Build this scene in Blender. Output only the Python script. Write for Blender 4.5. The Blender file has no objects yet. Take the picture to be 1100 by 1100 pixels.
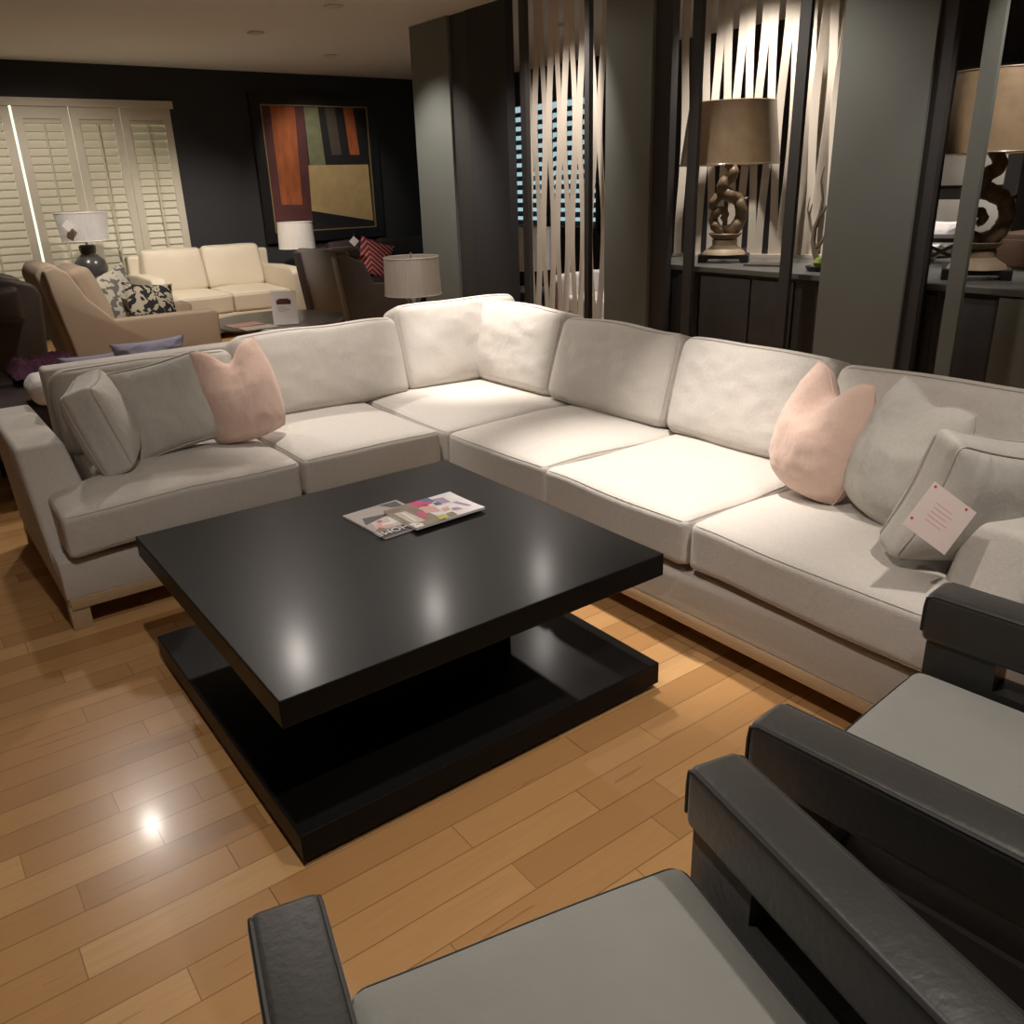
import bpy, bmesh, math, random
from mathutils import Vector, Matrix, noise
PI = math.pi
S = bpy.context.scene
C = S.collection
R = math.radians

# ------------------------------------------------------------------ materials
def new_mat(name):
    m = bpy.data.materials.new(name); m.use_nodes = True
    nt = m.node_tree; nt.nodes.clear()
    out = nt.nodes.new('ShaderNodeOutputMaterial'); b = nt.nodes.new('ShaderNodeBsdfPrincipled')
    nt.links.new(b.outputs[0], out.inputs[0])
    return m, nt, b
def N(nt, t, **k):
    n = nt.nodes.new(t)
    for a, v in k.items(): setattr(n, a, v)
    return n
def math_(nt, op, a, b=None, c=None):
    n = N(nt, 'ShaderNodeMath', operation=op)
    for i, v in enumerate((a, b, c)):
        if v is None: continue
        if isinstance(v, (int, float)): n.inputs[i].default_value = v
        else: nt.links.new(v, n.inputs[i])
    return n.outputs[0]
def mixc(nt, f, a, b, mode='MIX'):
    n = N(nt, 'ShaderNodeMix', data_type='RGBA', blend_type=mode)
    for s, v in ((n.inputs[0], f), (n.inputs[6], a), (n.inputs[7], b)):
        if isinstance(v, (int, float)): s.default_value = v
        elif isinstance(v, tuple): s.default_value = (*v[:3], 1)
        else: nt.links.new(v, s)
    return n.outputs[2]
def simple(name, col, rough=.6, var=.12, scale=6, bump=0, bscale=200, metal=0, spec=.5, coat=0, sheen=0, trans=0, stretch=(1, 1, 1), detail=3):
    m, nt, b = new_mat(name)
    tc = N(nt, 'ShaderNodeTexCoord'); mp = N(nt, 'ShaderNodeMapping'); mp.inputs['Scale'].default_value = stretch
    nt.links.new(tc.outputs['Object'], mp.inputs[0])
    no = N(nt, 'ShaderNodeTexNoise'); no.inputs['Scale'].default_value = scale; no.inputs['Detail'].default_value = detail
    nt.links.new(mp.outputs[0], no.inputs['Vector'])
    lo = tuple(c * (1 - var) for c in col); hi = tuple(min(1, c * (1 + var)) for c in col)
    nt.links.new(mixc(nt, no.outputs[0], lo, hi), b.inputs['Base Color'])
    b.inputs['Roughness'].default_value = rough; b.inputs['Metallic'].default_value = metal
    b.inputs['Specular IOR Level'].default_value = spec
    b.inputs['Coat Weight'].default_value = coat; b.inputs['Sheen Weight'].default_value = sheen
    b.inputs['Transmission Weight'].default_value = trans
    if bump:
        n2 = N(nt, 'ShaderNodeTexNoise'); n2.inputs['Scale'].default_value = bscale; n2.inputs['Detail'].default_value = 2
        nt.links.new(mp.outputs[0], n2.inputs['Vector'])
        bp = N(nt, 'ShaderNodeBump'); bp.inputs['Strength'].default_value = bump; bp.inputs['Distance'].default_value = .002
        nt.links.new(n2.outputs[0], bp.inputs['Height']); nt.links.new(bp.outputs[0], b.inputs['Normal'])
    return m
def fabric(name, col, bump=.5, wave=260, sheen=.15, wr=.0):
    m, nt, b = new_mat(name)
    tc = N(nt, 'ShaderNodeTexCoord')
    no = N(nt, 'ShaderNodeTexNoise'); no.inputs['Scale'].default_value = 90; no.inputs['Detail'].default_value = 3
    nt.links.new(tc.outputs['Object'], no.inputs['Vector'])
    nt.links.new(mixc(nt, no.outputs[0], tuple(c * .9 for c in col), tuple(min(1, c * 1.08) for c in col)), b.inputs['Base Color'])
    b.inputs['Roughness'].default_value = .92; b.inputs['Specular IOR Level'].default_value = .2
    b.inputs['Sheen Weight'].default_value = sheen
    mp = N(nt, 'ShaderNodeMapping'); mp.inputs['Scale'].default_value = (1, 1, 2.2)
    nt.links.new(tc.outputs['Object'], mp.inputs[0])
    w = N(nt, 'ShaderNodeTexNoise'); w.inputs['Scale'].default_value = wave; w.inputs['Detail'].default_value = 1
    nt.links.new(mp.outputs[0], w.inputs['Vector'])
    bp = N(nt, 'ShaderNodeBump'); bp.inputs['Strength'].default_value = bump; bp.inputs['Distance'].default_value = .003
    nt.links.new(w.outputs[0], bp.inputs['Height'])
    last = bp
    if wr:
        w2 = N(nt, 'ShaderNodeTexNoise'); w2.inputs['Scale'].default_value = 7; w2.inputs['Detail'].default_value = 2; w2.inputs['Distortion'].default_value = .8
        mp2 = N(nt, 'ShaderNodeMapping'); mp2.inputs['Scale'].default_value = (1.6, 1.6, .8)
        nt.links.new(tc.outputs['Object'], mp2.inputs[0]); nt.links.new(mp2.outputs[0], w2.inputs['Vector'])
        b2 = N(nt, 'ShaderNodeBump'); b2.inputs['Strength'].default_value = wr; b2.inputs['Distance'].default_value = .03
        nt.links.new(w2.outputs[0], b2.inputs['Height']); nt.links.new(bp.outputs[0], b2.inputs['Normal']); last = b2
    nt.links.new(last.outputs[0], b.inputs['Normal'])
    return m
def floor_mat():
    m, nt, b = new_mat('maple strip flooring')
    tc = N(nt, 'ShaderNodeTexCoord'); sp = N(nt, 'ShaderNodeSeparateXYZ'); nt.links.new(tc.outputs['Object'], sp.inputs[0])
    x, y = sp.outputs[0], sp.outputs[1]
    yy = math_(nt, 'DIVIDE', y, .098); row = math_(nt, 'FLOOR', yy); fy = math_(nt, 'FRACT', yy)
    wn = N(nt, 'ShaderNodeTexWhiteNoise', noise_dimensions='1D'); nt.links.new(row, wn.inputs['W'])
    ln = math_(nt, 'MULTIPLY_ADD', wn.outputs[0], .5, .42)
    xx = math_(nt, 'ADD', math_(nt, 'DIVIDE', x, ln), math_(nt, 'MULTIPLY', wn.outputs[0], 37.0))
    col = math_(nt, 'FLOOR', xx); fx = math_(nt, 'FRACT', xx)
    cv = N(nt, 'ShaderNodeCombineXYZ'); nt.links.new(row, cv.inputs[0]); nt.links.new(col, cv.inputs[1])
    w2 = N(nt, 'ShaderNodeTexWhiteNoise', noise_dimensions='2D'); nt.links.new(cv.outputs[0], w2.inputs['Vector'])
    rp = N(nt, 'ShaderNodeValToRGB'); e = rp.color_ramp.elements
    e[0].position = 0; e[0].color = (.42, .225, .085, 1); e[1].position = 1; e[1].color = (.68, .42, .19, 1)
    for p_, c_ in ((.18, (.48, .26, .10)), (.6, (.57, .325, .13)), (.85, (.61, .36, .155))):
        q = e.new(p_); q.color = (*c_, 1)
    nt.links.new(w2.outputs[0], rp.inputs[0])
    mp = N(nt, 'ShaderNodeMapping'); mp.inputs['Scale'].default_value = (1.2, 14, 1); nt.links.new(tc.outputs['Object'], mp.inputs[0])
    ad = N(nt, 'ShaderNodeVectorMath', operation='ADD'); nt.links.new(mp.outputs[0], ad.inputs[0])
    sc = N(nt, 'ShaderNodeVectorMath', operation='SCALE'); nt.links.new(w2.outputs[1], sc.inputs[0]); sc.inputs['Scale'].default_value = 20
    nt.links.new(sc.outputs[0], ad.inputs[1])
    g = N(nt, 'ShaderNodeTexNoise'); g.inputs['Scale'].default_value = 4; g.inputs['Detail'].default_value = 6; g.inputs['Distortion'].default_value = 1.2
    nt.links.new(ad.outputs[0], g.inputs['Vector'])
    c1 = mixc(nt, math_(nt, 'MULTIPLY', g.outputs[0], .55), rp.outputs[0], (.38, .2, .085))
    st = N(nt, 'ShaderNodeTexNoise'); st.inputs['Scale'].default_value = 2.3; st.inputs['Detail'].default_value = 3
    nt.links.new(ad.outputs[0], st.inputs['Vector'])
    k = math_(nt, 'MULTIPLY', math_(nt, 'GREATER_THAN', st.outputs[0], .70), .35)
    c1 = mixc(nt, k, c1, (.2, .08, .03))
    ey = math_(nt, 'MINIMUM', fy, math_(nt, 'SUBTRACT', 1, fy))
    ex = math_(nt, 'MULTIPLY', math_(nt, 'MINIMUM', fx, math_(nt, 'SUBTRACT', 1, fx)), 7.5)
    seam = math_(nt, 'LESS_THAN', math_(nt, 'MINIMUM', ex, ey), .014)
    c2 = mixc(nt, math_(nt, 'MULTIPLY', seam, .62), c1, (.12, .055, .02))
    nt.links.new(c2, b.inputs['Base Color'])
    b.inputs['Roughness'].default_value = .27; b.inputs['Coat Weight'].default_value = .15; b.inputs['Coat Roughness'].default_value = .12
    bp = N(nt, 'ShaderNodeBump'); bp.inputs['Strength'].default_value = .5; bp.inputs['Distance'].default_value = .001
    h = math_(nt, 'ADD', math_(nt, 'MULTIPLY', seam, -1.0), math_(nt, 'MULTIPLY', g.outputs[0], .25))
    nt.links.new(h, bp.inputs['Height']); nt.links.new(bp.outputs[0], b.inputs['Normal'])
    return m
def emis(name, col, st):
    m, nt, b = new_mat(name)
    b.inputs['Base Color'].default_value = (.02, .02, .02, 1); b.inputs['Emission Color'].default_value = (*col, 1); b.inputs['Emission Strength'].default_value = st
    return m
def glassy(name, col, rough=.05, alpha=.35):
    m, nt, b = new_mat(name)
    b.inputs['Base Color'].default_value = (*col, 1); b.inputs['Roughness'].default_value = rough; b.inputs['Alpha'].default_value = alpha
    b.inputs['Specular IOR Level'].default_value = .9
    return m
def spots(name, a, bcol, scale, thr, dist=1.2, stripes=False):
    m, nt, b = new_mat(name)
    tc = N(nt, 'ShaderNodeTexCoord')
    if stripes:
        sp = N(nt, 'ShaderNodeSeparateXYZ'); nt.links.new(tc.outputs['Object'], sp.inputs[0])
        zz = math_(nt, 'ADD', sp.outputs[2], math_(nt, 'ABSOLUTE', sp.outputs[0]))
        f = math_(nt, 'GREATER_THAN', math_(nt, 'FRACT', math_(nt, 'MULTIPLY', zz, scale)), thr)
    else:
        no = N(nt, 'ShaderNodeTexNoise'); no.inputs['Scale'].default_value = scale; no.inputs['Distortion'].default_value = dist; no.inputs['Detail'].default_value = 1
        nt.links.new(tc.outputs['Object'], no.inputs['Vector']); f = math_(nt, 'GREATER_THAN', no.outputs[0], thr)
    nt.links.new(mixc(nt, f, a, bcol), b.inputs['Base Color']); b.inputs['Roughness'].default_value = .85
    return m

M = {}
M['floor'] = floor_mat()
M['sofa'] = fabric('oatmeal woven upholstery', (.60, .565, .52), .6, wr=.14)
M['seam'] = fabric('oatmeal seam cord', (.50, .46, .41), .3)
M['pink'] = fabric('blush pillow cloth', (.70, .51, .43), .35, 320, .3, .2)
M['grey_pillow'] = fabric('grey linen pillow cloth', (.55, .53, .485), .5, wr=.25)
M['rail'] = simple('pale stained wood rail', (.50, .36, .22), .5, .15, 30, stretch=(1, 1, 6))
M['black_wood'] = simple('espresso black lacquered wood', (.0105, .0095, .009), .36, .35, 60, .05, 120, spec=.06, coat=.085, stretch=(1, 12, 1))
M['black_wood'].node_tree.nodes['Principled BSDF'].inputs['Coat Roughness'].default_value = .17
M['dark_vel'] = simple('charcoal velvet', (.026, .025, .022), .42, .3, 9, .5, 60, spec=.4, sheen=.2)
M['vel_seat'] = simple('grey green velvet seat', (.22, .22, .20), .7, .12, 7, .3, 90, spec=.3, sheen=.4)
M['vel_welt'] = simple('dark velvet welt', (.02, .019, .018), .5)
M['cream'] = simple('cream leather', (.68, .60, .46), .5, .05, 5, .15, 40)
M['cream_seam'] = simple('cream leather seam', (.38, .32, .23), .6)
M['beige'] = fabric('tan beige upholstery', (.58, .46, .34), .3)
M['brown'] = simple('dark taupe leather', (.085, .065, .05), .55, .2, 6)
M['plum'] = simple('dark plum upholstery', (.045, .03, .032), .7, .2, 8)
M['cocoa'] = simple('cocoa satin back', (.075, .055, .043), .4, .3, 7, sheen=.3)
M['wall_dark'] = simple('charcoal painted wall', (.030, .029, .031), .8, .12, 3)
M['wall_green'] = simple('grey green painted pier', (.155, .166, .15), .8, .06, 3, .1, 60)
M['wall_shade'] = simple('dark brown grey trim paint', (.038, .035, .034), .7, .1, 3)
M['wall_light'] = simple('warm grey side wall', (.30, .28, .25), .85, .06, 3)
M['ceiling'] = simple('white ceiling paint', (.80, .79, .76), .9, .03, 3)
M['shutter'] = simple('ivory shutter paint', (.60, .54, .43), .5, .04, 4)
M['daylight'] = emis('daylight beyond glass', (.82, 1.0, .68), .75)
M['bluelight'] = emis('blue daylight beyond glass', (.42, .62, .68), .42)
M['white_paper'] = simple('white card', (.88, .84, .82), .6, .02, 5)
M['tag_paper'] = simple('pale pink tag card', (.74, .62, .58), .6, .04, 12)
M['red'] = simple('red ink', (.55, .05, .06), .6)
M['grey_ink'] = simple('grey ink', (.35, .32, .32), .6)
M['silver_shade'] = simple('silver silk shade', (.82, .81, .79), .42, .12, 18, .25, 60, metal=.1, stretch=(3, 3, .15))
M['white_shade'] = simple('white drum shade', (.85, .80, .74), .6, .08, 18, stretch=(3, 3, .15))
M['gold_shade'] = simple('burlap shade under clear wrap', (.36, .26, .16), .28, .25, 14, .8, 25, spec=.8, coat=.8)
M['grey_ceramic'] = simple('dark grey crackle ceramic', (.065, .065, .06), .25, .25, 40)
M['mercury'] = simple('mirrored mercury glass', (.55, .56, .54), .18, .15, 12, metal=.7)
M['carved'] = simple('antique gilt carved wood', (.17, .115, .065), .45, .5, 30, .6, 80, spec=.5)
M['carved_pale'] = simple('worn gilt plinth', (.34, .26, .17), .55, .3, 20)
M['black'] = simple('black base', (.012, .011, .011), .4)
M['counter'] = simple('grey stone counter', (.115, .118, .11), .35, .12, 14)
M['cab'] = simple('dark bronze cabinet', (.045, .042, .041), .35, .2, 10)
M['ribbon'] = simple('bleached wood ribbon', (.66, .59, .50), .55, .06, 5)
M['purple'] = fabric('plum knitted throw', (.36, .16, .28), .8, 90, .3, .5)
M['lavender'] = fabric('lavender cushion', (.33, .32, .42), .3)
M['white_cloth'] = fabric('white cotton', (.80, .77, .76), .3, wr=.4)
M['branch'] = simple('grey driftwood branch', (.22, .18, .135), .6, .3, 30)
M['green'] = simple('green moss ball', (.28, .36, .06), .8, .3, 40)
M['brown_wood'] = simple('red brown wood', (.105, .052, .028), .5, .25, 5, stretch=(1, 1, 7))
M['table_grey'] = simple('mottled grey table top', (.17, .16, .145), .3, .25, 10)
M['chrome'] = simple('chrome', (.6, .6, .6), .2, .02, metal=1)
M['leafprint'] = spots('black and cream scroll print', (.03, .03, .03), (.62, .56, .44), 16, .52)
M['swirl'] = spots('grey and cream swirl print', (.75, .70, .58), (.22, .21, .19), 13, .55)
M['zigzag'] = spots('red and cream chevron print', (.50, .035, .05), (.74, .58, .52), 16, .68, stripes=True)
M['white_lacq'] = simple('white lacquer', (.70, .68, .62), .35, .04)
M['gold_leaf'] = simple('ochre gold paint', (.56, .40, .18), .7, .2, 9)
M['maroon'] = simple('maroon paint', (.11, .032, .03), .7, .35, 6)
M['orange_p'] = simple('burnt orange paint', (.42, .11, .03), .7, .5, 7, stretch=(2, 1, .6))
M['olive_p'] = simple('olive green paint', (.20, .21, .11), .7, .4, 10)
M['black_p'] = simple('black paint', (.014, .012, .011), .6, .2)
M['gilt'] = simple('gilt frame edge', (.42, .30, .13), .4, .1, metal=.5)

# ------------------------------------------------------------------ helpers
def link(o, parent=None):
    C.objects.link(o)
    if parent: o.parent = parent
    return o
def obj(name, bm, mat, parent=None, smooth=True, mw=None):
    me = bpy.data.meshes.new(name)
    if mw: bm.transform(mw)
    bmesh.ops.recalc_face_normals(bm, faces=bm.faces[:])
    bm.to_mesh(me); bm.free()
    for m in (mat if isinstance(mat, (list, tuple)) else [mat]): me.materials.append(M[m] if isinstance(m, str) else m)
    if smooth:
        for p in me.polygons: p.use_smooth = True
        try: me.set_sharp_from_angle(angle=R(38))
        except Exception: pass
    return link(bpy.data.objects.new(name, me), parent)
def tag(o, label, cat, group=None):
    o['label'] = label; o['category'] = cat
    if group: o['group'] = group
    return o
def thing(name, label, cat, loc=(0, 0, 0), rz=0, group=None):
    o = bpy.data.objects.new(name, None); C.objects.link(o); o.location = loc; o.rotation_euler = (0, 0, rz); o.empty_display_size = .1
    return tag(o, label, cat, group)
def struct(o): o['kind'] = 'structure'; return o
def dup(root, loc, rz, label, group=None):
    r = root.copy(); C.objects.link(r); r.location = loc; r.rotation_euler = (0, 0, rz); r['label'] = label
    if group: r['group'] = group
    for ch in [c for c in root.children]:
        c = ch.copy(); C.objects.link(c); c.parent = r
        for g in [q for q in ch.children]:
            d = g.copy(); C.objects.link(d); d.parent = c
    return r
def add_box(bm, x0, x1, y0, y1, z0, z1, bev=0, seg=2, mi=0):
    vs = [bm.verts.new((x, y, z)) for z in (z0, z1) for x, y in ((x0, y0), (x1, y0), (x1, y1), (x0, y1))]
    fs = [bm.faces.new([vs[i] for i in f]) for f in ((0, 3, 2, 1), (4, 5, 6, 7), (0, 1, 5, 4), (1, 2, 6, 5), (2, 3, 7, 6), (3, 0, 4, 7))]
    for f in fs: f.material_index = mi
    if bev:
        es = list({e for f in fs for e in f.edges})
        bmesh.ops.bevel(bm, geom=es, offset=bev, segments=seg, affect='EDGES', profile=.5)
    return bm
def box(*a, **k): return add_box(bmesh.new(), *a, **k)
def add_lathe(bm, prof, n=32, cx=0, cy=0, ripple=0, rn=0):
    rings = []
    for r, z in prof:
        rings.append([bm.verts.new((cx + r * (1 + (ripple * math.cos(rn * 2 * PI * i / n) if ripple else 0)) * math.cos(2 * PI * i / n), cy + r * (1 + (ripple * math.cos(rn * 2 * PI * i / n) if ripple else 0)) * math.sin(2 * PI * i / n), z)) for i in range(n)])
    for a, b in zip(rings, rings[1:]):
        for i in range(n): bm.faces.new((a[i], a[(i + 1) % n], b[(i + 1) % n], b[i]))
    for ring in (rings[0], rings[-1]):
        if (Vector(ring[0].co) - Vector(ring[n // 2].co)).length > 1e-4: bm.faces.new(ring)
    return bm
def lathe(prof, **k): return add_lathe(bmesh.new(), prof, **k)
def add_tube(bm, pts, r, n=8, closed=False, radii=None):
    pts = [Vector(p) for p in pts]; L = len(pts); rings = []; ref = None
    for i, p in enumerate(pts):
        a = pts[(i - 1) % L] if (closed or i) else p; b = pts[(i + 1) % L] if (closed or i < L - 1) else p
        t = (b - a).normalized()
        if ref is None: ref = t.orthogonal().normalized()
        u = (ref - t * ref.dot(t)); u = u.normalized() if u.length > 1e-6 else t.orthogonal().normalized(); ref = u
        v = t.cross(u); rr = radii[i] if radii else r
        rings.append([bm.verts.new(p + (u * math.cos(2 * PI * k / n) + v * math.sin(2 * PI * k / n)) * rr) for k in range(n)])
    for i in range(L if closed else L - 1):
        a, b = rings[i], rings[(i + 1) % L]
        off = 0
        if closed and i == L - 1:
            off = min(range(n), key=lambda s: (a[0].co - b[s].co).length)
        for k in range(n): bm.faces.new((a[k], a[(k + 1) % n], b[(k + 1 + off) % n], b[(k + off) % n]))
    if not closed:
        bm.faces.new(rings[0]); bm.faces.new(rings[-1])
    return bm
def tube(pts, r, **k): return add_tube(bmesh.new(), pts, r, **k)
def rrect(w, d, r, z, n=6, f=None):
    pts = []
    for cx, cy, a0 in ((w / 2 - r, d / 2 - r, 0), (-w / 2 + r, d / 2 - r, 90), (-w / 2 + r, -d / 2 + r, 180), (w / 2 - r, -d / 2 + r, 270)):
        for i in range(n + 1):
            a = R(a0 + 90 * i / n); pts.append(Vector((cx + r * math.cos(a), cy + r * math.sin(a), z)))
    out = []
    for i, p in enumerate(pts):
        q = pts[(i + 1) % len(pts)]; out.append(p); dd = (q - p).length
        for k in range(1, int(dd / .05)): out.append(p.lerp(q, k / int(dd / .05)))
    if f: out = [f(p) for p in out]
    return out
def cushion(w, d, h, r=.04, crown=.03, seed=0, amp=.004, cuts=22, bottom=.3, bulge=.0, fold=0., shape=None):
    """soft cushion lying flat, centred; returns the bmesh and the map that moved its points"""
    def warp(p, u, v, s):
        k = (1 - u ** 4) * (1 - v ** 4)
        p = Vector(p)
        p.z += s * crown * k * (.75 + .25 * (1 - u * u) * (1 - v * v)) * (1 if s > 0 else bottom)
        p.x += bulge * u * (1 - v * v); p.y += bulge * v * (1 - u * u)
        q = Vector((p.x * 3.1 + seed * 7.3, p.y * 3.1 - seed * 3.7, p.z * 3 + seed))
        nv = noise.noise_vector(q)
        p += nv * amp * 2
        if fold:
            q2 = Vector((u * 1.6 + seed, v * .9 + u * 1.2 - seed, seed * 2.1))
            rd = noise.noise(q2 * 2.2)
            p.z += s * fold * (1 - abs(rd) * 4 if abs(rd) < .25 else 0) * k
        if shape: p = shape(p, u, v)
        return p
    bm = bmesh.new(); bmesh.ops.create_cube(bm, size=2)
    bmesh.ops.subdivide_edges(bm, edges=bm.edges[:], cuts=cuts, use_grid_fill=True)
    for vt in bm.verts:
        u, v, s = vt.co
        # concentrate rings towards the border
        f = lambda t: math.copysign(1 - (1 - abs(t)) ** 1.25, t)
        u, v = f(u), f(v)
        p = Vector((u * w / 2, v * d / 2, s * h / 2))
        q = Vector((max(-w / 2 + r, min(w / 2 - r, p.x)), max(-d / 2 + r, min(d / 2 - r, p.y)), max(-h / 2 + r, min(h / 2 - r, p.z))))
        dd = p - q
        if dd.length > 1e-6: p = q + dd.normalized() * r
        vt.co = warp(p, u, v, 1 if s > 0 else -1) if abs(s) > .02 else warp(p, u, v, 1) * .5 + warp(p, u, v, -1) * .5
    return bm, warp
def welt(w, d, h, r, warp, side=1, rad=.0035):
    c = r * (1 - math.cos(PI / 4))
    def f(p):
        u, v = p.x / (w / 2), p.y / (d / 2)
        return warp(p, max(-1, min(1, u)), max(-1, min(1, v)), side)
    return tube(rrect(w - 2 * c, d - 2 * c, r, side * (h / 2 - c)), rad, n=6, closed=True) if warp is None else add_tube(bmesh.new(), rrect(w - 2 * c, d - 2 * c, r, side * (h / 2 - c), f=f), rad, n=6, closed=True)
STAND = Matrix(((1, 0, 0, 0), (0, 0, -1, 0), (0, 1, 0, 0), (0, 0, 0, 1)))   # flat -> standing, top faces -y
def seat_cushion(parent, cx, cy, zb, w, d, h, seed, crown=.028, mat='sofa', name='seat_cushion', r=.035, rz=0, shape=None, seam='seam', amp=.005):
    mw = Matrix.Translation((cx, cy, zb + h / 2)) @ Matrix.Rotation(rz, 4, 'Z')
    bm, wp = cushion(w, d, h, r, crown, seed, amp=amp, shape=shape)
    o = obj(name, bm, mat, parent, mw=mw)
    for s in (1, -1): obj('piping', welt(w, d, h, r, wp, s, .002), seam, o, mw=mw)
    return o
def back_cushion(parent, cx, cy, zb, w, t, h, lean, rz, seed, mat='sofa', crown=.035, seam='seam', name='back_cushion', r=.045, fold=.006, shape=None):
    mw = Matrix.Translation((cx, cy, zb)) @ Matrix.Rotation(rz, 4, 'Z') @ Matrix.Rotation(-lean, 4, 'X') @ Matrix.Translation((0, 0, h / 2)) @ STAND
    bm, wp = cushion(w, h, t, r, crown, seed, amp=.006, cuts=26, bulge=.008, fold=fold, shape=shape)
    o = obj(name, bm, mat, parent, mw=mw)
    for s in (1, -1): obj('piping', welt(w, h, t, r, wp, s, .0018), seam, o, mw=mw)
    return o
def pillow_bm(w, h, t, dent=0., seed=0, pull=.10, n=36, wr=.006, lean_top=0.):
    bm = bmesh.new(); g = {}
    for s in (1, -1):
        for i in range(n + 1):
            for j in range(n + 1):
                u = math.sin((i / n - .5) * PI); v = math.sin((j / n - .5) * PI)
                edge = i in (0, n) or j in (0, n)
                if edge and s < 0: g[s, i, j] = g[1, i, j]; continue
                x = w / 2 * u * (1 - pull * (1 - v * v)); z = h / 2 * v * (1 - pull * (1 - u * u) * (.3 if v < 0 else 1))
                x *= 1 - .16 * max(0, -v) ** 3; z += h * .05 * u * u * max(0, -v) ** 2
                th = t / 2 * (max(0, (1 - u ** 2)) ** .5) * (max(0, 1 - v ** 2) ** .42) * (1.12 - .25 * v)
                if dent:
                    k = math.exp(-(u / .42) ** 2) * max(0, (v + .35) / 1.35) ** 1.6
                    z -= dent * h * k; th *= 1 - .5 * k * (1 if v > .2 else .3)
                    x *= 1 - .22 * max(0, v) ** 2
                y = -s * th
                if not edge:
                    q = Vector((x * 9 + seed * 5.1, z * 9 - seed * 2.3, s * 2 + seed))
                    rr = noise.noise(q); r2 = noise.noise(q * 2.1 + Vector((3, 1, 0)))
                    y += -s * wr * (1.4 * rr + max(0, .22 - abs(r2)) * 5) * (1 - max(abs(u), abs(v)) ** 6)
                    # gathers running in from the lower corners
                    ca = math.atan2(v + 1.02, 1.02 - abs(u)); cr = math.hypot(v + 1, 1 - abs(u))
                    y += -s * wr * 1.1 * math.sin(ca * 16 + seed) * math.exp(-cr * 2.2)
                g[s, i, j] = bm.verts.new((x, y + lean_top * v, z))
    for s in (1, -1):
        for i in range(n):
            for j in range(n):
                q = [g[s, i, j], g[s, i + 1, j], g[s, i + 1, j + 1], g[s, i, j + 1]]
                bm.faces.new(q if s > 0 else q[::-1])
    rim = [g[1, i, 0].co.copy() for i in range(n)] + [g[1, n, j].co.copy() for j in range(n)] + [g[1, i, n].co.copy() for i in range(n, 0, -1)] + [g[1, 0, j].co.copy() for j in range(n, 0, -1)]
    return bm, rim
def pillow(name, label, mat, base, w, h, t, rz, lean, roll=0, dent=0, seed=0, group=None, rim_mat=None, **k):
    T = thing(name, label, 'pillow', base, 0, group)
    mw = Matrix.Rotation(rz, 4, 'Z') @ Matrix.Rotation(-lean, 4, 'X') @ Matrix.Rotation(roll, 4, 'Y') @ Matrix.Translation((0, 0, h / 2))
    bm, rim = pillow_bm(w, h, t, dent, seed, **k)
    obj('pillow_cover', bm, mat, T, mw=mw)
    obj('edge_seam', tube(rim, .0028, n=6, closed=True), rim_mat or mat, T, mw=mw)
    return T, mw
def box_pillow(name, label, mat, base, w, h, t, rz, lean, roll=0, seed=0, crown=.05, group=None, fold=.012, shape=None):
    T = thing(name, label, 'pillow', base, 0, group)
    mw = Matrix.Rotation(rz, 4, 'Z') @ Matrix.Rotation(-lean, 4, 'X') @ Matrix.Rotation(roll, 4, 'Y') @ Matrix.Translation((0, 0, h / 2)) @ STAND
    bm, wp = cushion(w, h, t, .03, crown, seed, amp=.008, cuts=28, bottom=1, bulge=-.012, fold=fold, shape=shape)
    obj('pillow_cover', bm, mat, T, mw=mw)
    for s in (1, -1): obj('piping', welt(w, h, t, .03, wp, s, .003), 'seam', T, mw=mw)
    return T, mw
def text_bm(body, size, ext=.0004):
    cu = bpy.data.curves.new('t', 'FONT'); cu.body = body; cu.size = size; cu.extrude = ext; cu.align_x = 'CENTER'
    o = bpy.data.objects.new('t', cu); C.objects.link(o)
    bpy.context.view_layer.update()
    me = bpy.data.meshes.new_from_object(o.evaluated_get(bpy.context.evaluated_depsgraph_get()))
    bm = bmesh.new(); bm.from_mesh(me); bpy.data.objects.remove(o); bpy.data.curves.remove(cu); bpy.data.meshes.remove(me)
    return bm
def quad(bm, pts, mi=0):
    f = bm.faces.new([bm.verts.new(p) for p in pts]); f.material_index = mi; return f
def prism(poly, h0, h1, axis='y', bev=0):
    """poly of (a, b); extruded along axis between h0 and h1"""
    bm = bmesh.new(); mk = {'y': lambda a, b, h: (a, h, b), 'z': lambda a, b, h: (a, b, h), 'x': lambda a, b, h: (h, a, b)}[axis]
    A = [bm.verts.new(mk(a, b, h0)) for a, b in poly]; B = [bm.verts.new(mk(a, b, h1)) for a, b in poly]; n = len(poly)
    bm.faces.new(A); bm.faces.new(B[::-1])
    for i in range(n): bm.faces.new((A[i], B[i], B[(i + 1) % n], A[(i + 1) % n]))
    if bev:
        bmesh.ops.recalc_face_normals(bm, faces=bm.faces[:])
        bmesh.ops.bevel(bm, geom=bm.edges[:], offset=bev, segments=3, affect='EDGES', profile=.5)
    return bm

# ------------------------------------------------------------------ setting
CH = 2.85
struct(obj('floor', box(-3, 9.2, -2.5, 11, -.06, 0), 'floor', smooth=False))
ceil = struct(obj('ceiling', box(-3, 9.2, -2.5, 11, CH, CH + .08), 'ceiling', smooth=False))
struct(obj('wall_left', box(-3.1, -3, -2.5, 11, 0, CH), 'wall_light', smooth=False))
struct(obj('wall_front', box(-3, 9.2, -2.6, -2.5, 0, CH), 'wall_light', smooth=False))
# back wall around the shuttered window
bw = bmesh.new()
for a in ((-3, -1.2, 0, CH), (-1.2, 3.21, 2.45, CH), (-1.2, 3.21, 0, .30), (3.21, 9.2, 0, CH)): add_box(bw, a[0], a[1], 10.8, 10.95, a[2], a[3])
struct(obj('wall_back', bw, 'wall_dark', smooth=False))
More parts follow.
